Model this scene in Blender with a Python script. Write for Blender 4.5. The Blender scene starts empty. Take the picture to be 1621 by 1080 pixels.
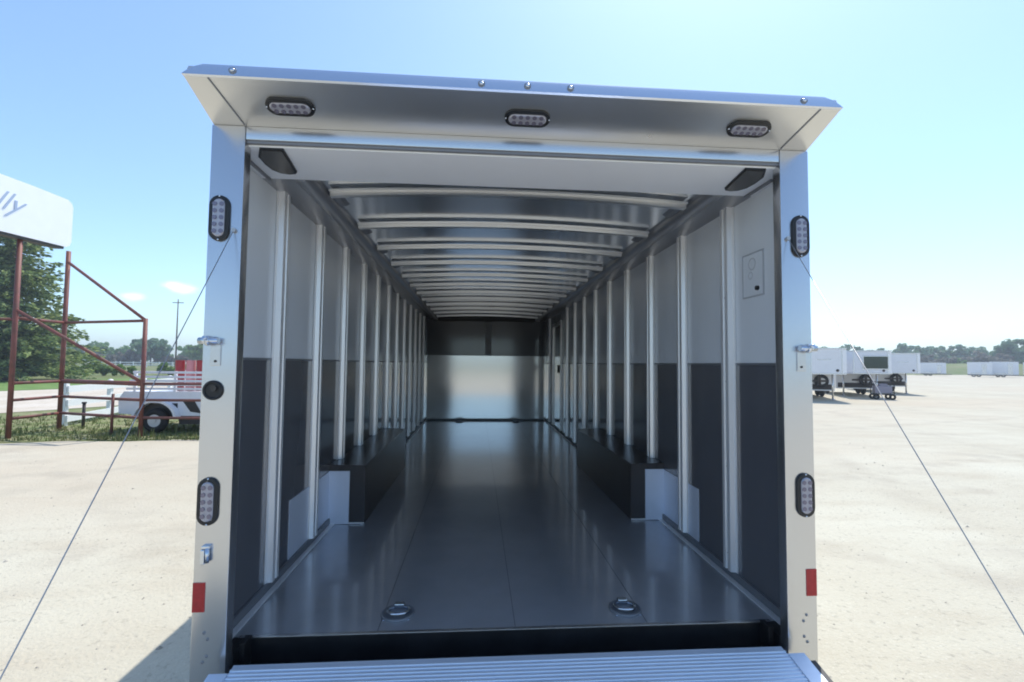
import bpy, bmesh, math, random
from mathutils import Vector, Matrix
PI = math.pi
random.seed(11)
S = bpy.context.scene
C = S.collection

# ------------------------------------------------------------------ camera
CAM = Vector((-0.18532, -1.98882, 1.73499))
YAW, PITCH, ROLL = 0.0723076, 0.0481660, 0.0100800
r0 = Vector((math.cos(YAW), -math.sin(YAW), 0))
f0 = Vector((math.sin(YAW), math.cos(YAW), 0))
u0 = -f0 * math.sin(PITCH) + Vector((0, 0, math.cos(PITCH)))
fw = f0 * math.cos(PITCH) + Vector((0, 0, math.sin(PITCH)))
rt = r0 * math.cos(ROLL) + u0 * math.sin(ROLL)
up = -r0 * math.sin(ROLL) + u0 * math.cos(ROLL)
cam = bpy.data.cameras.new('camera')
co = bpy.data.objects.new('camera', cam); C.objects.link(co)
m = Matrix((rt, up, -fw)).transposed().to_4x4(); m.translation = CAM
co.matrix_world = m
cam.sensor_width = 36; cam.lens = 36 * 745.65 / 1621
cam.clip_start = 0.02; cam.clip_end = 3000
S.camera = co

# ------------------------------------------------------------------ light
SUN = Vector((0.26, 0.39, 0.883)).normalized()
elev = math.asin(SUN.z); azim = math.atan2(SUN.x, SUN.y)
w = bpy.data.worlds.new('World'); S.world = w; w.use_nodes = True
nt = w.node_tree; N = nt.nodes; L = nt.links
bg = N['Background']
sky = N.new('ShaderNodeTexSky'); sky.sky_type = 'NISHITA'; sky.sun_disc = False
sky.sun_elevation = elev; sky.sun_rotation = azim
sky.air_density = 1.0; sky.dust_density = 0.9; sky.ozone_density = 1.5
hs = N.new('ShaderNodeHueSaturation'); hs.inputs['Saturation'].default_value = 0.94
hs.inputs['Hue'].default_value = 0.5
L.new(sky.outputs[0], hs.inputs['Color'])
tint = N.new('ShaderNodeMix'); tint.data_type = 'RGBA'; tint.blend_type = 'MULTIPLY'
tint.inputs['Factor'].default_value = 1.0
tint.inputs['B'].default_value = (0.81, 0.965, 1.08, 1)
L.new(hs.outputs[0], tint.inputs['A'])
# two faint fair-weather clouds low over the field
tc = N.new('ShaderNodeTexCoord')
def cloud(prev, d, sz, amt, seed):
    sub = N.new('ShaderNodeVectorMath'); sub.operation = 'SUBTRACT'
    sub.inputs[1].default_value = d
    L.new(tc.outputs['Generated'], sub.inputs[0])
    dv = N.new('ShaderNodeVectorMath'); dv.operation = 'DIVIDE'; dv.inputs[1].default_value = sz
    L.new(sub.outputs[0], dv.inputs[0])
    ln = N.new('ShaderNodeVectorMath'); ln.operation = 'LENGTH'; L.new(dv.outputs[0], ln.inputs[0])
    ns = N.new('ShaderNodeTexNoise'); ns.inputs['Scale'].default_value = 26; ns.inputs['Detail'].default_value = 5
    mp = N.new('ShaderNodeMapping'); mp.inputs['Location'].default_value = (seed, seed, 0); mp.inputs['Scale'].default_value = (1, 1, 2.2)
    L.new(tc.outputs['Generated'], mp.inputs[0]); L.new(mp.outputs[0], ns.inputs['Vector'])
    ad = N.new('ShaderNodeMath'); ad.operation = 'MULTIPLY_ADD'; ad.inputs[1].default_value = 1.6
    L.new(ns.outputs[0], ad.inputs[0]); L.new(ln.outputs['Value'], ad.inputs[2])
    mr = N.new('ShaderNodeMapRange'); mr.interpolation_type = 'SMOOTHSTEP'
    mr.inputs['From Min'].default_value = 1.75; mr.inputs['From Max'].default_value = 0.7
    mr.inputs['To Min'].default_value = 0; mr.inputs['To Max'].default_value = amt
    L.new(ad.outputs[0], mr.inputs['Value'])
    mx = N.new('ShaderNodeMix'); mx.data_type = 'RGBA'
    mx.inputs['B'].default_value = (9.5, 9.9, 10.2, 1)
    L.new(mr.outputs[0], mx.inputs['Factor']); L.new(prev, mx.inputs['A'])
    return mx.outputs['Result']
c_ = cloud(tint.outputs['Result'], (-0.5146, 0.848, 0.1265), (0.035, 0.035, 0.013), 0.6, 0)
c_ = cloud(c_, (-0.569, 0.816, 0.104), (0.03, 0.03, 0.009), 0.35, 3)
L.new(c_, bg.inputs['Color'])
bg.inputs['Strength'].default_value = 0.14

sd = bpy.data.lights.new('sun', 'SUN'); sd.energy = 2.8; sd.angle = math.radians(0.5); sd.color = (1.0, 0.955, 0.88)
so = bpy.data.objects.new('sun', sd); C.objects.link(so)
so.rotation_euler = (-SUN).to_track_quat('-Z', 'Y').to_euler(); so.location = (20, 20, 60)

S.view_settings.view_transform = 'Standard'; S.view_settings.look = 'None'
S.view_settings.exposure = 0.75; S.view_settings.gamma = 1.0
S.render.engine = 'CYCLES'
S.cycles.max_bounces = 12; S.cycles.diffuse_bounces = 6; S.cycles.glossy_bounces = 8
S.cycles.filter_width = 1.9

# ------------------------------------------------------------------ materials
def mat(name, col, rough=0.5, metal=0.0, var=0.0, vscale=4.0, col2=None, bump=0.0, bscale=60.0,
        stretch=(1, 1, 1), rvar=0.0, spec=0.5, coat=0.0):
    M = bpy.data.materials.new(name); M.use_nodes = True
    n = M.node_tree.nodes; l = M.node_tree.links; b = n['Principled BSDF']
    b.inputs['Base Color'].default_value = (*col, 1)
    b.inputs['Roughness'].default_value = rough; b.inputs['Metallic'].default_value = metal
    b.inputs['Specular IOR Level'].default_value = spec
    b.inputs['Coat Weight'].default_value = coat; b.inputs['Coat Roughness'].default_value = 0.08
    t = n.new('ShaderNodeTexCoord'); mp = n.new('ShaderNodeMapping'); mp.inputs['Scale'].default_value = stretch
    g = n.new('ShaderNodeNewGeometry')
    l.new(g.outputs['Position'], mp.inputs[0])
    if var or col2:
        ns = n.new('ShaderNodeTexNoise'); ns.inputs['Scale'].default_value = vscale; ns.inputs['Detail'].default_value = 8
        ns.inputs['Roughness'].default_value = 0.65
        l.new(mp.outputs[0], ns.inputs['Vector'])
        mx = n.new('ShaderNodeMix'); mx.data_type = 'RGBA'
        c2 = col2 or tuple(max(0, c * (1 - var)) for c in col)
        c1 = col if col2 else tuple(min(1, c * (1 + var)) for c in col)
        mx.inputs['A'].default_value = (*c1, 1); mx.inputs['B'].default_value = (*c2, 1)
        mr = n.new('ShaderNodeMapRange'); mr.inputs['From Min'].default_value = 0.32; mr.inputs['From Max'].default_value = 0.68
        l.new(ns.outputs[0], mr.inputs['Value']); l.new(mr.outputs[0], mx.inputs['Factor'])
        l.new(mx.outputs['Result'], b.inputs['Base Color'])
    if rvar:
        nr = n.new('ShaderNodeTexNoise'); nr.inputs['Scale'].default_value = vscale * 0.6; nr.inputs['Detail'].default_value = 5
        l.new(mp.outputs[0], nr.inputs['Vector'])
        m2 = n.new('ShaderNodeMapRange'); m2.inputs['To Min'].default_value = max(0.02, rough - rvar); m2.inputs['To Max'].default_value = rough + rvar
        m2.inputs['From Min'].default_value = 0.3; m2.inputs['From Max'].default_value = 0.7
        l.new(nr.outputs[0], m2.inputs['Value']); l.new(m2.outputs[0], b.inputs['Roughness'])
    if bump:
        nb = n.new('ShaderNodeTexNoise'); nb.inputs['Scale'].default_value = bscale; nb.inputs['Detail'].default_value = 4
        l.new(mp.outputs[0], nb.inputs['Vector'])
        bp = n.new('ShaderNodeBump'); bp.inputs['Strength'].default_value = bump; bp.inputs['Distance'].default_value = 0.01
        l.new(nb.outputs[0], bp.inputs['Height']); l.new(bp.outputs[0], b.inputs['Normal'])
    return M

FRAME = mat('frame_aluminium', (0.62, 0.62, 0.63), 0.27, 0.92)
LIP = mat('lip_aluminium', (0.74, 0.76, 0.80), 0.22, 0.95, rvar=0.04, vscale=3)
SPOIL = mat('spoiler_aluminium', (0.70, 0.69, 0.67), 0.30, 0.9, var=0.03, vscale=2, rvar=0.07)
POST = mat('post_aluminium', (0.97, 0.96, 0.95), 0.34, 0.50)
BOW = mat('bow_aluminium', (0.70, 0.70, 0.70), 0.30, 0.9)
ALU2 = mat('satin_plate', (0.80, 0.85, 0.95), 0.42, 0.35)
RIMG = mat('hatch_grey', (0.50, 0.51, 0.53), 0.4)
VINYL = mat('grey_vinyl', (0.82, 0.84, 0.86), 0.2, 0.0, var=0.02, vscale=2, spec=0.6, bump=0.2, bscale=1.1, stretch=(1, 1, .5))
CHAR = mat('charcoal_panel', (0.125, 0.125, 0.138), 0.14, 0.0, var=0.05, vscale=1.5, spec=0.8, bump=0.25, bscale=1.1, stretch=(1, 1, .5), coat=0.6)
CEIL = mat('ceiling_sheet', (0.76, 0.79, 0.83), 0.17, 0.88, bump=0.12, bscale=1.2)
BEAM = mat('dark_beam', (0.22, 0.225, 0.24), 0.42, 0.3)
COVE = mat('cove_grey', (0.33, 0.335, 0.35), 0.30, 0.5)
HINGE = mat('hinge_steel', (0.16, 0.16, 0.17), 0.35, 0.5)
FLOOR = mat('floor_sheet', (0.42, 0.43, 0.45), 0.29, 0.45, var=0.10, vscale=2.2, bump=0.12, bscale=1.6, coat=0.9)
FRONTM = mat('front_sheet', (0.92, 0.92, 0.92), 0.12, 0.68)
WELLM = mat('wheel_well_black', (0.055, 0.050, 0.049), 0.28, 0.0, spec=0.5, bump=0.1, bscale=1.5)
BLACK = mat('black_rubber', (0.012, 0.012, 0.013), 0.45)
SILL = mat('black_sill', (0.02, 0.02, 0.022), 0.3, 0.3, var=0.3, vscale=8)
RAMP = mat('ramp_aluminium', (0.74, 0.81, 0.91), 0.48, 0.6, var=0.04, vscale=5, rvar=0.05, stretch=(.4, 4, 4))
PANEL = mat('soffit_white', (0.92, 0.91, 0.90), 0.4, 0.0, var=0.02)
LENS = mat('lamp_lens', (0.36, 0.35, 0.39), 0.22, 0.2, spec=0.8)
LED = mat('lamp_diode', (0.20, 0.18, 0.23), 0.25, 0.4)
BULB = mat('lamp_reflector', (0.9, 0.9, 0.92), 0.15, 0.9)
RED = mat('red_reflector', (0.42, 0.015, 0.02), 0.3, 0.0, var=0.15, vscale=60)
STEEL = mat('zinc_steel', (0.62, 0.66, 0.72), 0.25, 1.0)
GREYLAMP = mat('smoked_lens', (0.040, 0.037, 0.037), 0.25, 0.0, var=0.25, vscale=120)
WHITE = mat('white_trailer_paint', (0.78, 0.78, 0.80), 0.35, 0.0, var=0.03)
SKIN = mat('white_side_skin', (0.75, 0.76, 0.78), 0.3)
TYRE = mat('tyre_rubber', (0.018, 0.018, 0.018), 0.8)
RIM = mat('wheel_rim', (0.60, 0.60, 0.61), 0.4, 0.2)
CHASSIS = mat('chassis_dark', (0.04, 0.032, 0.03), 0.6)
WINDOW = mat('dark_window', (0.03, 0.045, 0.03), 0.08, spec=0.8)
RUST = mat('rust_red_pipe', (0.24, 0.075, 0.06), 0.6, 0.1, col2=(0.13, 0.06, 0.045), vscale=4)
SIGNW = mat('sign_white', (0.85, 0.86, 0.88), 0.5, var=0.02)
SIGNT = mat('sign_lettering', (0.36, 0.44, 0.58), 0.5)
FENCEW = mat('white_vinyl_fence', (0.84, 0.83, 0.80), 0.45)
DRUM = mat('red_drum', (0.40, 0.035, 0.04), 0.4, col2=(0.28, 0.03, 0.03))
DRUMP = mat('faded_pink_drum', (0.62, 0.25, 0.25), 0.5)
BLUE = mat('blue_plastic', (0.10, 0.30, 0.55), 0.4)
WOOD = mat('pole_wood', (0.13, 0.10, 0.08), 0.8)
PURPLE = mat('purple_box', (0.26, 0.245, 0.31), 0.4)
CABLE = mat('steel_cable', (0.42, 0.42, 0.43), 0.4, 0.8)

# ------------------------------------------------------------------ mesh helpers
class MB:
    def __init__(s): s.bm = bmesh.new()
    def box(s, x0, x1, y0, y1, z0, z1, bev=0.0):
        b = bmesh.new() if bev else s.bm
        vs = [b.verts.new((x, y, z)) for x in (x0, x1) for y in (y0, y1) for z in (z0, z1)]
        for f in ((0, 1, 3, 2), (4, 6, 7, 5), (0, 4, 5, 1), (2, 3, 7, 6), (0, 2, 6, 4), (1, 5, 7, 3)):
            b.faces.new([vs[i] for i in f])
        if bev:
            bmesh.ops.bevel(b, geom=b.edges[:], offset=bev, segments=2, affect='EDGES', profile=0.6)
            me = bpy.data.meshes.new('t'); b.to_mesh(me); b.free(); s.bm.from_mesh(me); bpy.data.meshes.remove(me)
        return s
    def poly(s, pts):
        s.bm.faces.new([s.bm.verts.new(p) for p in pts]); return s
    def tube(s, p0, p1, r, n=12, r1=None, cap=True):
        p0, p1 = Vector(p0), Vector(p1); r1 = r if r1 is None else r1
        d = (p1 - p0).normalized(); a = d.orthogonal().normalized(); b_ = d.cross(a)
        A = [s.bm.verts.new(p0 + (a * math.cos(2*PI*i/n) + b_ * math.sin(2*PI*i/n)) * r) for i in range(n)]
        B = [s.bm.verts.new(p1 + (a * math.cos(2*PI*i/n) + b_ * math.sin(2*PI*i/n)) * r1) for i in range(n)]
        for i in range(n): 
            f = s.bm.faces.new((A[i], A[(i+1) % n], B[(i+1) % n], B[i])); f.smooth = True
        if cap: s.bm.faces.new(A[::-1]); s.bm.faces.new(B)
        return s
    def path(s, pts, r, n=8):
        for a, b in zip(pts, pts[1:]): s.tube(a, b, r, n)
        return s
    def prism(s, pts, f0, f1):
        """pts: 2D list; f0/f1: functions 2D -> 3D for the two ends"""
        A = [s.bm.verts.new(f0(p)) for p in pts]; B = [s.bm.verts.new(f1(p)) for p in pts]; n = len(pts)
        for i in range(n): s.bm.faces.new((A[i], A[(i+1) % n], B[(i+1) % n], B[i]))
        s.bm.faces.new(A[::-1]); s.bm.faces.new(B)
        return s
    def torus(s, c, R, r, ax=(0, 0, 1), n=24, k=8, a0=0, a1=2*PI):
        c = Vector(c); ax = Vector(ax).normalized(); e1 = ax.orthogonal().normalized(); e2 = ax.cross(e1)
        full = abs(a1 - a0 - 2*PI) < 1e-6; rings = []
        for i in range(n if full else n + 1):
            t = a0 + (a1 - a0) * i / n; d = e1 * math.cos(t) + e2 * math.sin(t)
            rings.append([s.bm.verts.new(c + d * (R + r * math.cos(2*PI*j/k)) + ax * r * math.sin(2*PI*j/k)) for j in range(k)])
        for i in range(len(rings) if full else len(rings) - 1):
            A, B = rings[i], rings[(i+1) % len(rings)]
            for j in range(k): s.bm.faces.new((A[j], A[(j+1) % k], B[(j+1) % k], B[j])).smooth = True
        return s
    def dome(s, c, r, ax, h=0.5, n=10, k=4):
        c = Vector(c); ax = Vector(ax).normalized(); e1 = ax.orthogonal().normalized(); e2 = ax.cross(e1)
        prev = [s.bm.verts.new(c + (e1 * math.cos(2*PI*i/n) + e2 * math.sin(2*PI*i/n)) * r) for i in range(n)]
        for j in range(1, k):
            t = PI/2*j/k
            cur = [s.bm.verts.new(c + (e1 * math.cos(2*PI*i/n) + e2 * math.sin(2*PI*i/n)) * r * math.cos(t) + ax * r * h * math.sin(t)) for i in range(n)]
            for i in range(n): s.bm.faces.new((prev[i], prev[(i+1) % n], cur[(i+1) % n], cur[i])).smooth = True
            prev = cur
        top = s.bm.verts.new(c + ax * r * h)
        for i in range(n): s.bm.faces.new((prev[i], prev[(i+1) % n], top)).smooth = True
        return s
    def build(s, name, M, parent=None, smooth=False):
        bmesh.ops.recalc_face_normals(s.bm, faces=s.bm.faces[:])
        me = bpy.data.meshes.new(name); s.bm.to_mesh(me); s.bm.free()
        if smooth:
            for p in me.polygons: p.use_smooth = True
            me.set_sharp_from_angle(angle=math.radians(35))
        me.materials.append(M)
        o = bpy.data.objects.new(name, me); C.objects.link(o)
        if parent is not None: o.parent = parent
        return o

def each(mb, name, M, parent=None, smooth=False):
    """every loose piece of the mesh becomes an object of its own"""
    bm = mb.bm; left = set(bm.verts); out = []
    while left:
        st_ = [left.pop()]; isl = set(st_)
        while st_:
            v = st_.pop()
            for e in v.link_edges:
                o_ = e.other_vert(v)
                if o_ in left: left.discard(o_); isl.add(o_); st_.append(o_)
        k = MB(); mp_ = {v: k.bm.verts.new(v.co) for v in isl}
        for f in {f for v in isl for f in v.link_faces}:
            nf = k.bm.faces.new([mp_[v] for v in f.verts]); nf.smooth = f.smooth
        out.append(k.build(name, M, parent, smooth))
    bm.free(); return out
def tag(o, label=None, cat=None, group=None, kind=None):
    if label: o['label'] = label
    if cat: o['category'] = cat
    if group: o['group'] = group
    if kind: o['kind'] = kind
    return o
def empty(name, label, cat, loc=(0, 0, 0), rz=0, group=None):
    o = bpy.data.objects.new(name, None); C.objects.link(o); o.location = loc; o.rotation_euler = (0, 0, rz)
    o.empty_display_size = 0.3
    return tag(o, label, cat, group)
def copy_tree(o, loc, rz=0):
    c = o.copy(); C.objects.link(c); c.location = loc; c.rotation_euler = (0, 0, rz)
    for ch in list(o.children):
        d = ch.copy(); C.objects.link(d); d.parent = c
        for g in list(ch.children):
            e = g.copy(); C.objects.link(e); e.parent = d
    return c
def stadium(w, h, n=10):
    """2D oval with straight long sides, width w, height h (h>w)"""
    r = w/2; pts = []
    for i in range(n + 1):
        t = PI*i/n; pts.append((r*math.cos(t), h/2 - r + r*math.sin(t)))
    for i in range(n + 1):
        t = PI + PI*i/n; pts.append((r*math.cos(t), -h/2 + r + r*math.sin(t)))
    return pts

# ------------------------------------------------------------------ ground
def ground_sheet(name, pts, z, M):
    b = MB(); b.poly([(x, y, z) for x, y in pts]); o = b.build(name, M); tag(o, kind='structure'); return o
def ground_mat(name, cols, scales, rough=0.9, bump=0.4, bscale=30, tracks=False):
    M = bpy.data.materials.new(name); M.use_nodes = True
    n = M.node_tree.nodes; l = M.node_tree.links; b = n['Principled BSDF']
    b.inputs['Roughness'].default_value = rough; b.inputs['Specular IOR Level'].default_value = 0.25
    g = n.new('ShaderNodeNewGeometry'); prev = None
    for i, (c, sc) in enumerate(zip(cols[1:], scales)):
        ns = n.new('ShaderNodeTexNoise'); ns.inputs['Scale'].default_value = sc[0]; ns.inputs['Detail'].default_value = 9
        ns.inputs['Roughness'].default_value = 0.6
        mp = n.new('ShaderNodeMapping'); mp.inputs['Scale'].default_value = sc[4] if len(sc) > 4 else (1, 1, 1)
        mp.inputs['Location'].default_value = (i*7.3, i*3.1, 0); mp.inputs['Rotation'].default_value = (0, 0, i*0.5)
        l.new(g.outputs['Position'], mp.inputs[0]); l.new(mp.outputs[0], ns.inputs['Vector'])
        mr = n.new('ShaderNodeMapRange'); mr.inputs['From Min'].default_value = sc[1]; mr.inputs['From Max'].default_value = sc[2]
        mr.inputs['To Max'].default_value = sc[3]
        l.new(ns.outputs[0], mr.inputs['Value'])
        mx = n.new('ShaderNodeMix'); mx.data_type = 'RGBA'
        if prev is None: mx.inputs['A'].default_value = (*cols[0], 1)
        else: l.new(prev, mx.inputs['A'])
        mx.inputs['B'].default_value = (*c, 1); l.new(mr.outputs[0], mx.inputs['Factor']); prev = mx.outputs['Result']
    if tracks:      # worn wheel tracks: pairs of long bent bands, broken up by noise
        for k, (rot, off) in enumerate(((0.35, 2.0), (-0.9, 5.5), (1.25, 9.0))):
            mp = n.new('ShaderNodeMapping'); mp.inputs['Rotation'].default_value = (0, 0, rot); mp.inputs['Location'].default_value = (off, 0, 0)
            wv = n.new('ShaderNodeTexWave'); wv.wave_type = 'BANDS'; wv.bands_direction = 'X'; wv.inputs['Scale'].default_value = 0.085
            wv.inputs['Distortion'].default_value = 3.0; wv.inputs['Detail'].default_value = 1; wv.inputs['Detail Scale'].default_value = .25
            l.new(g.outputs['Position'], mp.inputs[0]); l.new(mp.outputs[0], wv.inputs['Vector'])
            ns = n.new('ShaderNodeTexNoise'); ns.inputs['Scale'].default_value = 1.1 + k; ns.inputs['Detail'].default_value = 8
            l.new(g.outputs['Position'], ns.inputs['Vector'])
            m1 = n.new('ShaderNodeMapRange'); m1.inputs['From Min'].default_value = .93; m1.inputs['From Max'].default_value = .995
            l.new(wv.outputs['Fac'], m1.inputs['Value'])
            m2 = n.new('ShaderNodeMapRange'); m2.inputs['From Min'].default_value = .42; m2.inputs['From Max'].default_value = .62; m2.inputs['To Max'].default_value = .38
            l.new(ns.outputs[0], m2.inputs['Value'])
            mu = n.new('ShaderNodeMath'); mu.operation = 'MULTIPLY'; l.new(m1.outputs[0], mu.inputs[0]); l.new(m2.outputs[0], mu.inputs[1])
            mx = n.new('ShaderNodeMix'); mx.data_type = 'RGBA'; mx.inputs['B'].default_value = (0.36, 0.315, 0.25, 1)
            l.new(prev, mx.inputs['A']); l.new(mu.outputs[0], mx.inputs['Factor']); prev = mx.outputs['Result']
    l.new(prev, b.inputs['Base Color'])
    nb = n.new('ShaderNodeTexNoise'); nb.inputs['Scale'].default_value = bscale; nb.inputs['Detail'].default_value = 6
    l.new(g.outputs['Position'], nb.inputs['Vector'])
    bp = n.new('ShaderNodeBump'); bp.inputs['Strength'].default_value = bump; bp.inputs['Distance'].default_value = 0.02
    l.new(nb.outputs[0], bp.inputs['Height']); l.new(bp.outputs[0], b.inputs['Normal'])
    return M
G_FIELD = ground_mat('field_grass', [(0.13, 0.15, 0.05), (0.20, 0.20, 0.085), (0.10, 0.16, 0.035), (0.24, 0.20, 0.12)],
                     [(0.05, .4, .6, .8), (0.2, .45, .65, .8, (1, 2, 1)), (0.03, .5, .62, .6, (.3, 1.5, 1))])
G_LOT = ground_mat('pale_crushed_stone', [(0.465, 0.425, 0.33), (0.53, 0.50, 0.40), (0.41, 0.355, 0.265), (0.24, 0.22, 0.18), (0.72, 0.69, 0.60), (0.485, 0.41, 0.31)],
                   [(0.25, .35, .65, 1), (0.9, .48, .68, .55, (.5, 2.0, 1)), (24, .57, .68, .5), (60, .58, .74, .5), (0.06, .45, .6, .6)], bump=0.5, bscale=45, tracks=True)
G_ROAD = ground_mat('beige_lane', [(0.50, 0.43, 0.34), (0.56, 0.50, 0.42), (0.40, 0.34, 0.26)], [(0.4, .4, .6, 1), (3, .5, .7, .6)])
G_STRIP = ground_mat('strip_grass', [(0.14, 0.17, 0.055), (0.30, 0.27, 0.16), (0.08, 0.13, 0.03)], [(1.3, .42, .62, .9), (5, .5, .7, .7)])
G_LAWN = ground_mat('lawn_grass', [(0.11, 0.19, 0.045), (0.15, 0.23, 0.06)], [(1.0, .4, .6, 1)])

b = MB()
base = [(52, 128), (90, 121), (128, 117), (158, 96), (205, 50)]; crest = [(55, 142), (95, 136), (134, 131), (172, 108), (228, 60)]; back = [(70, 210), (115, 205), (170, 190), (230, 150), (300, 90)]
rows = [[(x, y, -.02) for x, y in base], [(x, y, 3.0) for x, y in crest], [((x+u)/2, (y+v)/2, 3.9) for (x, y), (u, v) in zip(crest, back)], [(x, y, 4.1) for x, y in back]]
G = [[b.bm.verts.new(p) for p in rw] for rw in rows]
for i in range(3):
    for j in range(4): b.bm.faces.new((G[i][j], G[i][j+1], G[i+1][j+1], G[i+1][j])).smooth = True
b.poly([(*base[0], -.02), (*crest[0], 3.0), (*back[0], 4.1), (*back[0], -.02)])
tag(b.build('grass_rise', G_FIELD), kind='structure')
b = MB(); R = 600; n = 64
b.poly([(R*math.cos(2*PI*i/n), 60 + R*math.sin(2*PI*i/n), 0) for i in range(n)])
tag(b.build('ground', G_FIELD), kind='structure')
ground_sheet('gravel_lot', [(-80, -70), (130, -70), (190, 30), (165, 78), (128, 112), (95, 100), (60, 74), (38, 56), (8, 44), (-2.5, 30), (-3.2, 9.3),
                            (-5.5, 8.75), (-6.6, 8.9), (-7.6, 8.6), (-8.8, 8.7), (-9.7, 8.4), (-11.2, 8.3), (-13, 7.6), (-20, 3), (-60, -20)], 0.012, G_LOT)
ground_sheet('beige_lane', [(-45, -2), (-15.6, 13.4), (-12.6, 19), (-5, 40), (-13, 48), (-21.5, 32), (-25.5, 24.5), (-60, 8)], 0.012, G_ROAD)
ground_sheet('grass_strip', [(-60, -19.5), (-20, 3.2), (-13, 7.8), (-11.2, 8.5), (-9.7, 8.6), (-8.8, 8.9), (-7.6, 8.8), (-6.6, 9.1), (-5.5, 8.95), (-3.4, 9.5), (-3.4, 36), (-5.2, 38.5), (-12.4, 18.9), (-15.4, 13.2), (-45, -2.6)], 0.008, G_STRIP)
ground_sheet('lawn', [(-60, 8.4), (-25.8, 24.8), (-21.8, 32.4), (-13.2, 48.4), (-22, 60), (-34, 41), (-41, 33), (-75, 20)], 0.008, G_LAWN)

# ------------------------------------------------------------------ THE TRAILER
F = 0.55                     # floor height
HS = 1.745                   # colour seam of the side walls
WI, WO = 1.262, 1.295        # inner / outer half width
LF = 7.917                   # inside face of the front wall
T = empty('cargo_trailer', 'long enclosed white and silver car hauler seen through its open rear with the ramp down', 'trailer')

FLOORT = F
# exterior skins, roof, front
for s in (-1, 1):
    b = MB(); b.box(s*1.276 if s > 0 else -WO+.0, s*WO if s > 0 else -1.276, 0.0555, 8.0, 0.42, 2.70); b.build('side_skin', SKIN, T)
b = MB(); b.box(-1.275, 1.275, 7.955, 8.0, 0.42, 2.755); b.build('front_skin', SKIN, T)
b = MB()
NS = 24
def arcz(x, base): return base - 0.033*(x/0.98)**2
top = [(x, arcz(x, 2.762)+.01) for x in [-1.28 + 2.56*i/NS for i in range(NS+1)]]
bot = [(x, arcz(x, 2.762)-.01) for x in [1.28 - 2.56*i/NS for i in range(NS+1)]]
b.prism(top + bot, lambda p: (p[0], 0.02, p[1]), lambda p: (p[0], 8.0, p[1]))
b.build('roof', SKIN, T, smooth=True)

# ceiling liner, arched and mirror-like
b = MB()
xs = [-1.262 + 2.524*i/NS for i in range(NS+1)]
prev = None
for yy in (0.384, 2.2, 4.1, 6.0, LF):
    row = [b.bm.verts.new((x, yy, arcz(x, 2.716))) for x in xs]
    if prev:
        for i in range(NS): b.bm.faces.new((prev[i], prev[i+1], row[i+1], row[i])).smooth = True
    prev = row
b.build('ceiling_liner', CEIL, T)
# roof bows
Y0 = 0.6186; SP = 0.61
for i in range(12):
    yc = Y0 + SP*i; b = MB()
    for (hw, z0, z1) in ((0.040, 0.010, 0.020), (0.018, -0.010, 0.0098)):
        k = 16; prev = None
        for j in range(k+1):
            x = -1.0 + 2.0*j/k; z = arcz(x, 2.682)
            q = [b.bm.verts.new((x, yc-hw, z+z0)), b.bm.verts.new((x, yc+hw, z+z0)), b.bm.verts.new((x, yc+hw, z+z1)), b.bm.verts.new((x, yc-hw, z+z1))]
            if prev:
                for a in range(4): b.bm.faces.new((prev[a], prev[(a+1) % 4], q[(a+1) % 4], q[a]))
            else: b.bm.faces.new(q)
            prev = q
        b.bm.faces.new(prev[::-1])
    b.build('roof_bow', BOW, T)
# cove: pale strip by the wall and dark rounded beam running the length
for s in (-1, 1):
    b = MB(); b.prism([(1.262, 2.640), (1.262, 2.662), (1.12, 2.685), (1.12, 2.668)], lambda p: (s*p[0], 0.384, p[1]), lambda p: (s*p[0], LF, p[1]))
    b.build('cove_strip', COVE, T)
    pr = []
    for i in range(9):
        t = PI + PI*i/8; pr.append((1.075 + 0.052*math.cos(t), 2.665 + 0.034*math.sin(t)))
    pr += [(1.127, 2.700), (1.023, 2.705)]
    b = MB(); b.prism(pr, lambda p: (s*p[0], 0.384, p[1]), lambda p: (s*p[0], LF, p[1])); b.build('cove_beam', COVE, T, smooth=True)
    b = MB()  # row of short dark blocks along the beam's inner edge, between the bows
    for i in range(12):
        y = Y0 + SP*i + .05
        b.prism([(0.935, 2.70), (1.02, 2.70), (1.02, 2.668), (0.985, 2.672)], lambda p: (s*p[0], y, p[1]), lambda p: (s*p[0], y+.20, p[1]))
    each(b, 'cove_dark_block', BEAM, T)

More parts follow.
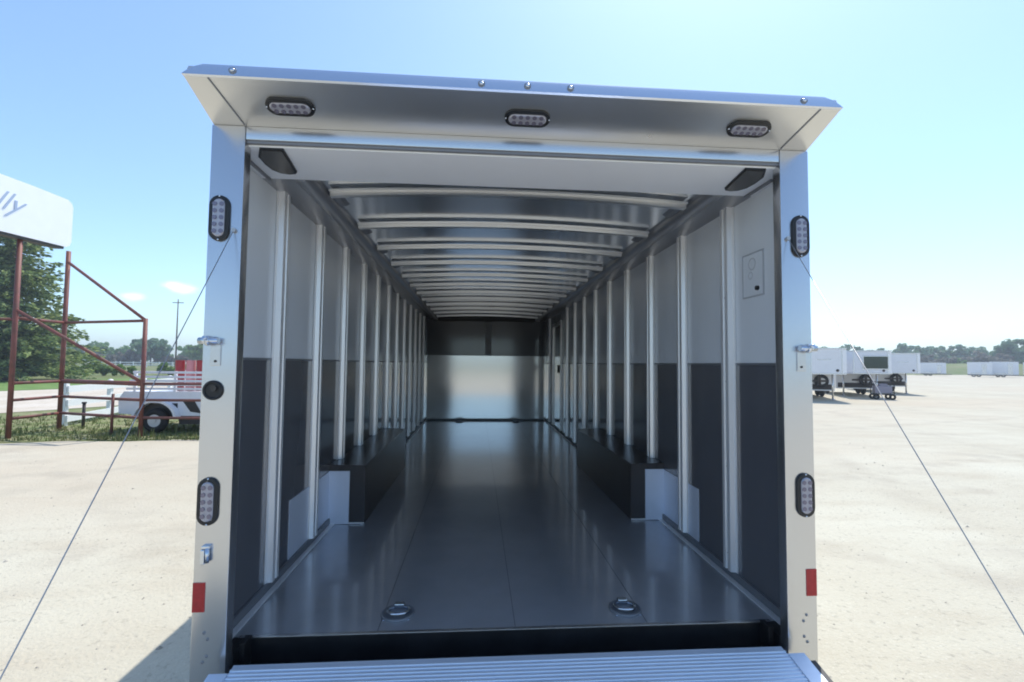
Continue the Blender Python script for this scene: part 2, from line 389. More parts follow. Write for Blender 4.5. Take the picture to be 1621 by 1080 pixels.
# side walls
for s in (-1, 1):
    X = lambda a, c: (min(s*a, s*c), max(s*a, s*c))
    b = MB(); b.box(*X(WI, WI+.013), .0565, LF+.03, HS+.006, 2.668); b.build('upper_wall_panel', VINYL, T)
    b = MB(); b.box(*X(WI-.002, WI+.013), .0565, LF+.03, F, HS-.006); b.build('lower_wall_panel', CHAR, T)
    b = MB(); b.box(*X(WI-.005, WI+.0115), .0855, LF, HS-.0058, HS+.0058); b.build('seam_trim', BEAM, T)
    # base rail: two stepped aluminium extrusions
    b = MB(); b.box(*X(WI-.018, WI-.0025), .0855, LF-.001, F+.001, F+.045, .003)
    b.build('base_rail', BEAM, T)
    b = MB(); b.box(*X(WI-.05, WI-.019), .13, LF-.001, F+.001, F+.008, .002)
    b.build('floor_cove', POST, T)
    # dark end jamb behind the frame
    b = MB(); b.box(*X(1.215, WI-.006), 0.0555, .084, F+.005, 2.636, .003); b.build('end_jamb', COVE, T)
    # hat-section posts
    for i in range(12):
        if s > 0 and i in (9, 10): continue
        yc = Y0 + SP*i; z0 = F+.046 if i < 2 or i > 4 else .982
        b = MB()
        prof = [(WI-.0028, -.062), (WI-.007, -.062), (WI-.010, -.047), (WI-.034, -.040), (WI-.036, -.036), (WI-.036, -.011), (WI-.027, -.008),
                (WI-.027, .008), (WI-.036, .011), (WI-.036, .036), (WI-.034, .040), (WI-.010, .047), (WI-.007, .062), (WI-.0028, .062)]
        b.prism(prof, lambda p: (s*p[0], yc+p[1], z0), lambda p: (s*p[0], yc+p[1], 2.655))
        po = b.build('wall_post', POST, T)
        b = MB(); z = z0+.09
        while z < 2.6:
            b.dome((s*(WI-.027), yc, z), .006, (-s, 0, 0), .8, 8, 3); z += .48
        each(b, 'screw', BEAM, po)
    # thin dark strip beside each post on the upper panel
    b = MB()
    for i in range(12):
        yc = Y0 + SP*i; b.box(*X(WI-.004, WI-.0002), yc+.063, yc+.085, HS+.01, 2.65)
    each(b, 'post_side_strip', BEAM, T)
    # wheel well, 0.38 high
    wx = X(.97, WI-.0022)
    b = MB(); b.prism([(1.000, F+.0015), (1.000, .968), (1.007, .975), (WI-.0024, .980), (WI-.0024, F+.0015)], lambda p: (s*p[0], 1.60, p[1]), lambda p: (s*p[0], 3.56, p[1])); ww = b.build('wheel_well', WELLM, T, smooth=True)
    b = MB(); b.box(*X(1.112, WI-.003), 1.590, 1.5995, F+.003, .935); b.build('end_plate', ALU2, ww)
    b = MB(); b.box(*X(1.001, 1.111), 1.591, 1.5998, F+.003, F+.012); b.build('foot_trim', POST, ww)
    b = MB(); b.box(*X(WI-.006, WI-.0026), (.86 if s < 0 else 1.02), 1.589, F+.046, .932); b.build('kick_plate', ALU2, T)
    # running gear outside
    for yw in (2.12, 3.00):
        b = MB(); b.torus((s*1.14, yw, .36), .245, .105, (1, 0, 0), 36, 12); wh = b.build('wheel', TYRE, T)
        b = MB(); b.tube((s*1.06, yw, .36), (s*1.20, yw, .36), .20, 24); b.build('rim', RIM, wh)
    b = MB(); b.box(*X(1.0, 1.02), .2, 7.9, .30, .44); b.build('chassis_rail', CHASSIS, T)
    b = MB(); b.tube((s*.85, 7.98, .46), (0, 9.6, .48), .05, 10); b.build('tongue_arm', CHASSIS, T)
b = MB(); b.tube((0, 9.2, .03), (0, 9.2, .95), .035, 12); b.tube((0, 9.2, .013), (0, 9.2, .03), .10, 12); b.build('jack', CHASSIS, T)

# wall hatch outline on the right wall
b = MB()
hx0, hx1, hz0, hz1 = .285, .475, 2.100, 2.335
b.box(WI-.004, WI-.0003, hx0+.0065, hx1-.0065, hz0+.0065, hz1-.0065)
ha = b.build('access_hatch', VINYL, T)
b = MB()
for (y0, y1, z0, z1) in ((hx0, hx1, hz0, hz0+.006), (hx0, hx1, hz1-.006, hz1), (hx0, hx0+.006, hz0+.007, hz1-.007), (hx1-.006, hx1, hz0+.007, hz1-.007)):
    b.box(WI-.007, WI-.0004, y0, y1, z0, z1)
b.build('hatch_rim', RIMG, ha)
b = MB(); b.tube((WI-.003, .335, 2.140), (WI-.016, .335, 2.140), .012, 16); b.build('knob', BLACK, ha)
b = MB(); b.torus((WI-.0045, .385, 2.275), .030, .003, (1, 0, 0), 20, 6); b.torus((WI-.0045, .40, 2.215), .018, .0025, (1, 0, 0), 16, 6); b.build('embossing', RIMG, ha)

# side entry door, right wall near the front
b = MB(); b.box(WI-.012, WI-.0025, 6.06, 6.84, .62, 2.42, .003); dr = b.build('side_door', CHAR, T)
b = MB()
b.box(WI-.034, WI-.0028, 6.00, 6.055, F+.05, 2.50, .003); b.box(WI-.034, WI-.0028, 6.845, 6.90, F+.05, 2.50, .003); b.box(WI-.033, WI-.003, 6.056, 6.844, 2.43, 2.49, .003)
b.build('door_frame', POST, dr)
b = MB(); b.box(WI-.055, WI-.013, 6.12, 6.20, 1.58, 1.72, .008); b.build('door_latch', BLACK, dr)
# front wall
b = MB(); b.box(-WI+.001, WI-.003, LF, LF+.03, F+.04, 1.895); b.build('front_wall_lower', FRONTM, T)
b = MB(); b.box(-WI+.001, WI-.003, LF-.004, LF+.03, 1.901, 2.775); b.build('front_wall_upper', CHAR, T)
b = MB(); b.box(-WI+.002, WI-.004, LF-.007, LF+.02, 1.8955, 1.9005); b.build('front_seam', BEAM, T)
b = MB(); b.box(-.03, .10, LF-.008, LF-.0045, 1.905, 2.60); b.build('front_joint_strip', BEAM, T)
b = MB(); b.box(-1.02, 1.02, LF-.05, LF-.0045, 2.615, 2.72); b.build('front_header', BLACK, T)
b = MB(); b.box(-WI+.06, WI-.06, LF-.012, LF-.0005, F+.001, F+.039, .003); b.build('front_base_rail', BEAM, T)

# floor
b = MB(); b.box(-WI, WI, .175, LF+.03, F-.06, F); fl = b.build('floor', FLOOR, T)
b = MB()
for x in (-.61, 0.0, .61):
    b.box(x-.0009, x+.0009, .177, LF-.014, F+.0003, F+.0012)
each(b, 'floor_seam', BLACK, fl)
b = MB(); b.box(-1.19, 1.19, .1625, .1825, F-.0015, F+.0035, .001); b.build('floor_nosing', FRAME, fl)
for (x, y) in ((-.545, .33), (.545, .315), (-.54, 7.60), (.60, 7.60)):
    b = MB(); b.torus((x, y, F+.003), .072, .007, (0, 0, 1), 28, 8); b.tube((x, y, F+.0005), (x, y, F+.0022), .070, 28); td = b.build('tie_down_pan', BEAM, T)
    b = MB(); b.torus((x, y+.004, F+.012), .050, .007, (0, .15, 1), 24, 8); b.build('ring', STEEL, td)
    b = MB(); b.box(x-.024, x+.024, y+.034, y+.062, F+.006, F+.026, .004); b.build('ring_clamp', STEEL, td)
    b = MB()
    for a in range(4):
        t = PI/4 + a*PI/2; b.dome((x+.080*math.cos(t), y+.080*math.sin(t), F+.0005), .006, (0, 0, 1), .6, 8, 3)
    each(b, 'bolt', STEEL, td)
# black sill channel between floor and ramp
b = MB(); b.prism([(.008, .30), (.174, .30), (.174, .548), (.1615, .548), (.150, .452), (.008, .452)], lambda p: (-1.155, p[0], p[1]), lambda p: (1.155, p[0], p[1])); b.build('sill_channel', SILL, T)
for s in (-1, 1):
    b = MB(); b.box(min(s*1.156, s*1.276), max(s*1.156, s*1.276), .0565, .174, .26, F-.0015); b.build('sill_end', SILL, T)
b = MB(); b.tube((-1.15, .045, .478), (1.15, .045, .478), .020, 16); b.build('hinge_bar', HINGE, T)
b = MB()
for s in (-1, 1): b.box(min(s*1.130, s*1.155), max(s*1.130, s*1.155), .09, .158, .453, F+.018, .004)
each(b, 'sill_corner_block', BLACK, T)

# rear frame
ZT = 2.655
for s in (-1, 1):
    X = lambda a, c: (min(s*a, s*c), max(s*a, s*c))
    b = MB(); b.box(*X(1.160, WO), 0, .055, .26, 2.712, .006); fp = b.build('rear_frame_post', FRAME, T, smooth=True)
    b = MB()
    for (dx, z) in ((.010, .665), (-.004, .640), (-.002, .575), (.012, .552)):
        b.dome((s*(1.235+dx*1.0), -.0005, z), .0065, (0, -1, 0), .5, 10, 3)
    each(b, 'rivet', BEAM, fp)
    b = MB(); b.box(*X(1.247, 1.2935), -.0022, .0004, .745, .858); b.build('reflector', RED, fp)
    # latch: barrel with pin above a plate
    lz = 1.815
    b = MB(); b.box(*X(1.222, 1.262), -.006, .0004, 1.715, 1.80, .002); lp = b.build('latch_plate', FRAME, fp)
    b = MB(); b.tube((s*1.222, -.022, lz), (s*1.298, -.022, lz), .013, 16); b.tube((s*1.252, -.022, lz), (s*1.268, -.022, lz), .020, 16)
    b.box(*X(1.235, 1.250), -.02, .0005, lz-.012, lz+.012, .002); b.tube((s*1.259, -.022, lz), (s*1.263, -.055, lz+.012), .007, 10)
    b.build('latch_barrel', STEEL, lp)
    b = MB(); b.tube((s*1.240, -.0065, 1.733), (s*1.240, -.009, 1.733), .005, 10); b.build('latch_hole', BLACK, lp)
b = MB(); b.box(-1.159, 1.159, 0.002, .055, ZT, 2.712, .004); b.build('rear_header', FRAME, T, smooth=True)
b = MB(); b.box(-1.159, 1.159, .012, .030, ZT-.010, ZT-.0005); b.build('header_seal', BEAM, T)
# round black plug and catch on the left post
b = MB(); b.tube((-1.246, .002, 1.616), (-1.246, -.006, 1.616), .040, 28); b.torus((-1.246, -.006, 1.616), .034, .006, (0, 1, 0), 28, 8); pl = b.build('round_socket', BLACK, T)
b = MB(); b.tube((-1.240, -.0055, 1.624), (-1.240, -.014, 1.624), .012, 14); b.build('socket_tab', GREYLAMP, pl)
b = MB(); b.box(-1.262, -1.230, -.014, .0005, .992, 1.004, .002); b.tube((-1.238, -.012, .940), (-1.238, -.012, .995), .008, 12); b.box(-1.262, -1.246, -.02, .0005, .935, .991, .003); b.build('ramp_catch', STEEL, T)

# oval clearance lamps
def oval_lamp(parent, c, e1, e2, nrm, w=.082, h=.190):
    """e1: across, e2: along, nrm: outward"""
    c, e1, e2, nrm = map(Vector, (c, e1, e2, nrm))
    P = lambda p, d: c + e1*p[0] + e2*p[1] + nrm*d
    b = MB(); o = stadium(w, h); i_ = stadium(w-.028, h-.028)
    A = [b.bm.verts.new(P(p, .0005)) for p in o]; B = [b.bm.verts.new(P((p[0]*.97, p[1]*.985), .010)) for p in o]; D = [b.bm.verts.new(P(p, .012)) for p in i_]; E = [b.bm.verts.new(P(p, .003)) for p in i_]
    for U, V in ((A, B), (B, D), (D, E)):
        for k in range(len(U)): b.bm.faces.new((U[k], U[(k+1) % len(U)], V[(k+1) % len(U)], V[k]))
    g = b.build('oval_lamp', BLACK, parent, smooth=True)
    b = MB(); i2 = stadium(w-.034, h-.034); k_ = stadium(w-.044, h-.044)
    A = [b.bm.verts.new(P(p, .002)) for p in i2]; B = [b.bm.verts.new(P(p, .013)) for p in i2]; D = [b.bm.verts.new(P(p, .0165)) for p in k_]
    for U, V in ((A, B), (B, D)):
        for k in range(len(U)): b.bm.faces.new((U[k], U[(k+1) % len(U)], V[(k+1) % len(U)], V[k]))
    b.bm.faces.new(D); b.build('lens', LENS, g, smooth=True)
    b = MB()
    for r in range(5):
        for q in (-1, 1):
            p = (q*.0135, (r-2)*.028)
            pts = [P((p[0]+.0095*math.cos(t*PI/4), p[1]+.0095*math.sin(t*PI/4)), .0172) for t in range(8)]
            pt2 = [x + nrm*.0015 for x in pts]
            b.prism(list(range(8)), lambda k: pts[k], lambda k: pt2[k])
    b.build('diode_grid', LED, g)
    b = MB()
    for sg in (-1, 1): b.box(-.003, .003, -.003, .003, -.003, .003) if False else b.dome(P((0, sg*(h/2-.0055)), .0105), .004, nrm, .6, 8, 3)
    each(b, 'screw_head', STEEL, g)
    return g
for s in (-1, 1):
    for z in (2.3185, 1.1755):
        oval_lamp(T, (s*1.2475, -.0003, z), (1, 0, 0), (0, 0, 1), (0, -1, 0))

# spoiler (rear hood) with rolled lip
U0 = Vector((0, 0, 2.712)); U1 = Vector((0, -.205, 2.790))
b = MB()
prof = [(0.0, 2.7125), (-.205, 2.790), (-.180, 2.845), (.03, 2.820), (.03, 2.7125)]
b.prism(prof, lambda p: (-1.288, p[0], p[1]), lambda p: (1.288, p[0], p[1])); 
sp = b.build('rear_hood', SPOIL, T, smooth=True)
b = MB()
def endp(s):
    return [(s*1.290, -.205, 2.7905), (s*1.294, -.211, 2.796), (s*1.284, -.208, 2.808), (s*1.258, -.200, 2.832), (s*1.228, -.192, 2.848), (s*1.225, -.168, 2.856), (s*1.29, -.12, 2.81)]
A = [b.bm.verts.new(p) for p in endp(-1)]; B = [b.bm.verts.new(p) for p in endp(1)]
for k in range(len(A)): b.bm.faces.new((A[k], A[(k+1) % 7], B[(k+1) % 7], B[k]))
b.bm.faces.new(A); b.bm.faces.new(B[::-1])
lip = b.build('hood_lip', LIP, T, smooth=True)
b = MB()
b.bm.free()
ln_ = Vector((0, -.95, .316)).normalized()
for x in (-1.115, -.185, -.005, .165, 1.13):
    c0 = Vector((x, -.2045, 2.820)); b = MB(); b.tube(c0 - ln_*.002, c0 + ln_*.004, .0135, 16); b.build('rivet_washer', BEAM, lip)
    b = MB(); b.dome(c0 + ln_*.004, .0085, ln_, .6, 12, 4); b.build('lip_rivet', STEEL, lip)
b = MB()   # end seams of the hood
nrm = Vector((0, -.078, -.205)).normalized()
for s in (-1, 1):
    p = [Vector((s*1.205, -.203, 2.7895)), Vector((s*1.200, -.203, 2.7895)), Vector((s*1.160, -.004, 2.714)), Vector((s*1.165, -.004, 2.714))]
    q = [x + nrm*.003 for x in p]; b.prism([0, 1, 2, 3], lambda k: p[k], lambda k: q[k])
each(b, 'hood_seam', BEAM, sp)
e2 = Vector((0, -.205, .078)).normalized()
for x in (-.942, .006, .956):
    c = Vector((x, -.100, 2.7123 + .078*(.100/.205))) 
    g = oval_lamp(T, c, e2, (1, 0, 0), nrm)

# soffit panel inside the rear opening with corner lamps
b = MB(); b.prism([(-WI+.001, .031), (WI-.001, .031), (WI-.001, .2), (1.262-.001, .383), (-WI+.001, .383)], lambda p: (p[0], p[1], 2.6385), lambda p: (p[0], p[1], 2.6535))
b.build('soffit_panel', PANEL, T)
b = MB(); b.box(-WI+.001, WI-.001, .372, .3835, 2.654, 2.745); b.build('soffit_edge', BEAM, T)
for s in (-1, 1):
    b = MB()
    out = [(1.118, .035), (1.160, .12), (1.166, .20), (1.160, .262), (1.135, .298), (1.100, .308), (1.068, .300), (1.052, .275), (1.035, .15), (1.020, .035)]
    b.prism(out, lambda p: (s*p[0], p[1], 2.6384), lambda p: (s*p[0], p[1], 2.6325)); cl = b.build('corner_loading_lamp', BLACK, T, smooth=True)
    inn = [(1.095 + (x-1.095)*.84, .17 + (y-.17)*.90) for x, y in out]
    b = MB(); b.prism(inn, lambda p: (s*p[0], p[1], 2.6324), lambda p: (s*p[0], p[1], 2.6295)); b.build('lens', GREYLAMP, cl, smooth=True)
    b = MB(); b.box(min(s*1.215, s*1.225), max(s*1.215, s*1.225), .15, .38, 2.625, 2.6382); b.build('soffit_trim', BEAM, T)

# ramp door lying down
SL = (.545-.06)/2.15
def rz_(y): return .541 + y*SL
b = MB()
ys = []; y = -.022; k = 0
P0 = 0.0165
while y > -2.10:
    ys += [(y, 0.0), (y-P0*.30, 0.0), (y-P0*.42, .005), (y-P0*.86, .005)]; y -= P0
prev = None
for (yy, dz) in ys:
    cur = [b.bm.verts.new((-1.125, yy, rz_(yy)+dz)), b.bm.verts.new((1.125, yy, rz_(yy)+dz))]
    if prev: b.bm.faces.new((prev[0], prev[1], cur[1], cur[0]))
    prev = cur
b.poly([(-1.125, -.005, rz_(-.005)), (1.125, -.005, rz_(-.005)), (1.125, -.0215, rz_(-.0215)), (-1.125, -.0215, rz_(-.0215))])
rp = b.build('ramp', RAMP, T)
b = MB()
for s in (-1, 1):
    xa, xb = sorted((s*1.126, s*1.195))
    b.prism([(xa, .0), (xb, .0), (xb, -.06), (xa, -.06)], lambda p: (p[0], -.05, rz_(-.05)+.008+p[1]), lambda p: (p[0], -2.15, rz_(-2.15)+.008+p[1]))
b.prism([(-1.125, -.006), (1.125, -.006), (1.125, -.055), (-1.125, -.055)], lambda p: (p[0], -.004, rz_(-.004)+p[1]), lambda p: (p[0], -2.14, rz_(-2.14)+p[1]))
b.build('ramp_frame', RAMP, rp)
b = MB()
for s in (-1, 1):
    xa, xb = sorted((s*1.1955, s*1.215))
    b.prism([(xa, .0), (xb, .0), (xb, -.055), (xa, -.055)], lambda p: (p[0], -.09, rz_(-.09)+.010+p[1]), lambda p: (p[0], -2.14, rz_(-2.14)+.010+p[1]))
each(b, 'ramp_seal', BLACK, rp)
for s, zt in ((-1, 2.27), (1, 2.306)):
    b = MB(); b.tube((s*1.19, -.004, zt), (s*1.205, -1.44, .235), .0016, 8); b.tube((s*1.188, .0, zt), (s*1.188, -.012, zt), .009, 10)
    b.build('ramp_cable', CABLE, T)

# ------------------------------------------------------------------ LEFT BACKGROUND: pipe gate, sign, fence, stock trailer
PA, PB, PC = (-10.30, 9.06), (-10.30, 10.30), (-7.75, 9.30)
g = empty('pipe_gate_frame', 'rust red pipe corral frame with diagonal braces standing under the white sign', 'pipe fence')
for (p, zt, r) in ((PA, 4.36, .048), (PB, 4.40, .048), (PC, 2.68, .045)):
    b = MB(); b.tube((*p, 0), (*p, zt), r, 12); b.build('post', RUST, g)
for z, r in ((1.20, .052), (.83, .034), (.43, .034)):
    for (a, c) in ((PA, PB), (PB, PC)):
        b = MB(); b.tube((*a, z), (*c, z), r if a == PB or z < 1 else .036, 10); b.build('rail', RUST, g)
    b = MB(); b.tube((*PC, z), (-4.6, 9.2, z), .030, 10); b.build('rail', RUST, g)
for (a, c) in ((PA, PB), (PB, PC)):
    b = MB(); b.tube((*a, 2.63), (*c, 2.63), .034, 10); b.build('top_pipe', RUST, g)
for (a, c) in (((*PB, 4.13), (*PC, 2.64)), ((*PA, 2.81), (*PC, 1.22))):
    b = MB(); b.tube(a, c, .036, 10); b.build('brace', RUST, g)
b = MB(); b.tube((-14.5, 8.3, 2.55), (*PA, 2.60), .030, 10); b.build('top_pipe', RUST, g)
b = MB(); b.tube((-8.55, 9.55, 0), (-8.55, 9.55, .95), .03, 8)
tag(b.build('short_pipe', RUST), 'short rust red pipe stub standing between the gate and the white trailer', 'pipe post')
b = MB(); b.tube((-10.10, 10.75, 0), (-10.10, 10.75, .62), .035, 8); b.tube((-10.10, 10.75, .62), (-10.10, 10.75, .66), .05, 8)
tag(b.build('metal_stake', CHASSIS), 'short dark stake in the grass in front of the white board fence', 'stake')

# sign board: white box with rounded end, arched top, seen at a slant
sg = empty('sign_board', 'large white sign box on red pipe posts with slanted blue script', 'sign')
b = MB()
pr = [(5.0, 4.30), (10.10, 4.46), (10.20, 4.52), (10.24, 4.62), (10.24, 5.46), (10.20, 5.56), (10.08, 5.62), (9.2, 5.62), (8.4, 5.60), (7.4, 5.55), (5.0, 5.4)]
b.prism(pr, lambda p: (-10.20, p[0], p[1]), lambda p: (-10.45, p[0], p[1])); b.build('board', SIGNW, sg)
b = MB(); b.prism([(5.0, 4.24), (10.06, 4.40), (10.06, 4.455), (5.0, 4.295)], lambda p: (-10.22, p[0], p[1]), lambda p: (-10.43, p[0], p[1])); b.build('bottom_rail', CHASSIS, sg)
cu = bpy.data.curves.new('lettering', 'FONT'); cu.body = 'lly'; cu.size = 0.62; cu.shear = 0.5; cu.extrude = 0.004; cu.offset = -0.004
to = bpy.data.objects.new('tmp', cu); C.objects.link(to)
bpy.context.view_layer.update()
me = bpy.data.meshes.new_from_object(to.evaluated_get(bpy.context.evaluated_depsgraph_get())); bpy.data.objects.remove(to)
me.materials.clear(); me.materials.append(SIGNT)
xs_ = [v.co.x for v in me.vertices]; x1 = max(xs_)
for v in me.vertices:   # local x -> world +Y, local y -> world Z, facing +X
    x, y, z = v.co; v.co = (-10.192 + z, 9.06 + (x - x1)*1.1, 4.89 + y*.95)
o = bpy.data.objects.new('lettering', me); C.objects.link(o); o.parent = sg

# white three-board fence
wf = empty('white_board_fence', 'white three-rail vinyl board fence behind the red pipe rails', 'fence')
fa, fb = Vector((-10.75, 11.05, 0)), Vector((-12.5, 19.5, 0)); fd = (fb - fa); fl_ = fd.length; fd.normalize(); sd_ = Vector((fd.y, -fd.x, 0))
for z in (.20, .60, .96):
    b = MB(); h = .085
    P = lambda t, o_, z_: fa + fd*t + sd_*o_ + Vector((0, 0, z_))
    A = [P(0, -.02, z-h), P(0, .02, z-h), P(0, .02, z+h), P(0, -.02, z+h)]; B = [x + fd*fl_ for x in A]
    b.prism([0, 1, 2, 3], lambda k: A[k], lambda k: B[k]); b.build('rail', FENCEW, wf)
for i in range(5):
    c = fa + fd*(.05 + i*(fl_-.1)/4) - sd_*.075; b = MB(); b.box(c.x-.055, c.x+.055, c.y-.055, c.y+.055, 0, 1.12, .006)
    b.dome((c.x, c.y, 1.12), .06, (0, 0, 1), .5, 8, 3); b.build('post', FENCEW, wf)
# its long return towards the right, farther away
wf2 = empty('white_board_fence', 'distant low white rail fence crossing the dry field', 'fence')
for z in (.45, 1.0):
    b = MB(); b.box(-92, -52, 118, 118.08, z, z+.22); b.build('rail', FENCEW, wf2)
for i in range(14):
    b = MB(); b.box(-92+3*i, -91.8+3*i, 117.85, 118, 0, 1.35); b.build('post', FENCEW, wf2)

# white stock trailer with slatted side behind the gate
st = empty('stock_trailer', 'white slat-sided livestock trailer parked on the grass behind the pipe rails', 'trailer', (0, 0, 0))
b = MB()
yF = 9.98
b.prism([(-8.72, .46), (-8.15, .40), (-4.6, .40), (-4.6, .98), (-8.62, .98), (-8.74, .80)], lambda p: (p[0], yF, p[1]), lambda p: (p[0], yF+1.9, p[1]))
b.build('body', WHITE, st)
for z in (1.045, 1.14, 1.235, 1.33, 1.44):
    b = MB(); x0 = -8.60 + (z-1.0)*.35; b.box(x0, -4.6, yF+.01, yF+.05, z-.027, z+.027, .004); b.box(x0, -4.6, yF+1.85, yF+1.89, z-.027, z+.027, .004); b.build('slat', WHITE, st)
for x in (-8.42, -7.5, -6.55, -5.6, -4.65):
    b = MB(); b.box(x-.03, x+.03, yF+.055, yF+.10, .98, 1.47); b.build('upright', WHITE, st)
b = MB(); k = 18; prev = None
for i in range(k+1):
    t = PI*i/k; row = []
    for (rr, yy) in ((.40, yF-.20), (.40, yF-.002), (.355, yF-.002), (.355, yF-.20)):
        row.append(b.bm.verts.new((-7.80 - rr*math.cos(t)*1.25, yy, .36 + rr*math.sin(t)*1.05)))
    if prev:
        for a in range(4): b.bm.faces.new((prev[a], prev[(a+1) % 4], row[(a+1) % 4], row[a]))
    prev = row
b.build('fender', WHITE, st, smooth=True)
b = MB(); b.box(-8.2, -7.38, yF-.012, yF-.003, .34, .70); b.build('wheel_arch', BLACK, st)
b = MB(); b.torus((-7.80, yF-.10, .300), .200, .090, (0, 1, 0), 36, 12); wh = b.build('wheel', TYRE, st)
b = MB(); b.tube((-7.80, yF-.17, .300), (-7.80, yF-.05, .300), .150, 24); b.tube((-7.80, yF-.19, .300), (-7.80, yF-.17, .300), .05, 16); b.build('rim', RIM, wh)
b = MB(); b.prism([(-7.30, .80), (-6.98, .74), (-6.82, .46), (-7.08, .50)], lambda p: (p[0], yF-.006, p[1]), lambda p: (p[0], yF+.002, p[1])); b.build('side_opening', BLACK, st)
b = MB(); b.box(-7.35, -4.6, yF+.02, yF+1.7, .20, .395); b.build('chassis', CHASSIS, st)
for i, (x, M_, lb) in enumerate(((-7.66, DRUM, 'dark red upright drum at the left end of the row behind the white slats'), (-7.40, DRUMP, 'faded pink drum beside the dark red one behind the white slats'),
                             (-7.15, DRUM, 'red drum third from the left behind the white slats'), (-6.92, DRUM, 'red drum nearest the open trailer behind the white slats'))):
    b = MB(); b.tube((x, yF+.5, .985), (x, yF+.5, 1.74), .105, 18)
    for z in (1.2, 1.5): b.torus((x, yF+.5, z), .105, .010, (0, 0, 1), 18, 6)
    tag(b.build('drum', M_, None, smooth=True), lb, 'drum', 'drums standing in the stock trailer')
b = MB(); b.box(-6.95, -6.3, yF+1.0, yF+1.5, .985, 1.80); b.box(-7.0, -6.25, yF+.95, yF+1.55, 1.80, 1.90, .02)
tag(b.build('storage_box', WHITE), 'tall white box with overhanging lid beside the red drums', 'box')

# blue tank far left
b = MB(); prev = None
for (z, r) in ((0, .80), (.06, .84), (.70, .90), (.76, .94), (.80, .92), (.80, .84)):
    cur = [b.bm.verts.new((-37.3 + r*1.3*math.cos(2*PI*i/28), 33.5 + r*math.sin(2*PI*i/28), z)) for i in range(28)]
    if prev:
        for i in range(28): b.bm.faces.new((prev[i], prev[(i+1) % 28], cur[(i+1) % 28], cur[i]))
    prev = cur
b.bm.faces.new(prev)
tag(b.build('stock_tank', BLUE, None, smooth=True), 'blue plastic tank on the lawn under the big spruce', 'tank')
# utility poles
ut = empty('utility_pole', 'tall dark utility pole rising behind the white stock trailer', 'pole', (-62.3, 100, 0))
b = MB(); b.tube((0, 0, 0), (0, 0, 14.4), .17, 10, .10); b.build('pole', WOOD, ut)
b = MB(); b.box(-1.1, 1.1, -.06, .06, 13.6, 13.75); b.build('crossarm', WOOD, ut)

# ------------------------------------------------------------------ RIGHT BACKGROUND: gooseneck trailers
def gooseneck(loc, rz, label, window, lw, back=7.5):
    g = empty('gooseneck_trailer', label, 'trailer', loc, rz, 'white gooseneck trailers parked in a row')
    b = MB(); H0, H1 = 1.42, 2.62; hw = 1.05
    b.prism([(-hw, .25), (-hw+.25, 0), (hw-.25, 0), (hw, .25), (hw, 2.3), (-hw, 2.3)], lambda p: (p[0], p[1], H0), lambda p: (p[0], p[1], H1)); b.build('nose', WHITE, g)
    b = MB(); b.prism([(-hw-.02, .23), (-hw+.24, -.025), (hw-.24, -.025), (hw+.02, .23), (hw+.02, 2.3), (-hw-.02, 2.3)], lambda p: (p[0], p[1], H1+.001), lambda p: (p[0], p[1], H1+.055)); b.build('roof_rail', FRAME, g)
    b = MB(); b.box(-hw, hw, 2.301, back, .45, 2.62, .01); b.build('body', WHITE, g)
    b = MB(); b.tube((0, .75, .85), (0, .75, 1.419), .07, 12); b.tube((0, .75, .78), (0, .75, .85), .10, 12); b.build('coupler', CHASSIS, g)
    for s in (-1, 1):
        b = MB(); b.tube((s*.82, 1.75, .05), (s*.82, 1.75, 1.419), .045, 10); b.tube((s*.82, 1.75, .013), (s*.82, 1.75, .05), .12, 10); b.build('landing_leg', FRAME, g)
        for yw in (back*.60, back*.60+.9):
            b = MB(); b.torus((s*.98, yw, .37), .26, .10, (1, 0, 0), 24, 10); wh = b.build('wheel', TYRE, g)
    b = MB(); b.box(-.5, .5, 1.3, 1.36, .95, 1.05); b.build('hitch_plate', CHASSIS, g)
    b = MB(); b.box(-.96, .96, 2.285, 2.3, .52, .80); b.build('chassis_front', CHASSIS, g)
    b = MB(); b.torus((.42, 2.17, .98), .25, .10, (0, 1, 0), 28, 10); sw = b.build('spare_wheel', TYRE, g)
    b = MB(); b.tube((.42, 2.05, .98), (.42, 2.2, .98), .17, 20); b.build('rim', RIM, sw)
    if window:
        b = MB(); b.box(-.36, .84, -.02, -.003, H0+.20, H1-.24, .006); wf_ = b.build('window_frame', FRAME, g)
        b = MB(); b.box(-.31, .79, -.026, -.0205, H0+.25, H1-.29); b.build('pane', WINDOW, wf_)
    else:
        b = MB(); b.box(-.25, .35, -.004, .002, H0+.66, H0+.70); b.build('nameplate', FRAME, g)
    for x in (-hw+.26, hw-.26):
        b = MB(); b.box(x-.02, x+.02, -.006, -.0005, H0+.02, H1-.02); b.build('corner_trim', FRAME, g)
    b = MB(); b.prism([(-hw-.01, .24), (-hw+.245, -.012), (hw-.245, -.012), (hw+.01, .24), (hw+.01, 2.29), (-hw-.01, 2.29)], lambda p: (p[0], p[1], H0-.06), lambda p: (p[0], p[1], H0-.001)); b.build('bottom_rail', FRAME, g)
    b = MB(); b.dome((.60, -.003, H0+.14), .07, (0, -1, 0), .5, 10, 3); b.build('marker', CHASSIS, g)
    return g
gooseneck((16.9, 20.2, 0), -.42, 'nearest white gooseneck trailer with a plain blank nose beside the rear post', False, 0)
gooseneck((21.5, 22.6, 0), -.42, 'white gooseneck trailer with a large dark window in its nose', True, 0)
gooseneck((26.8, 26.2, 0), -.42, 'third gooseneck trailer with a blank pale nose, right of the windowed one', False, 0)
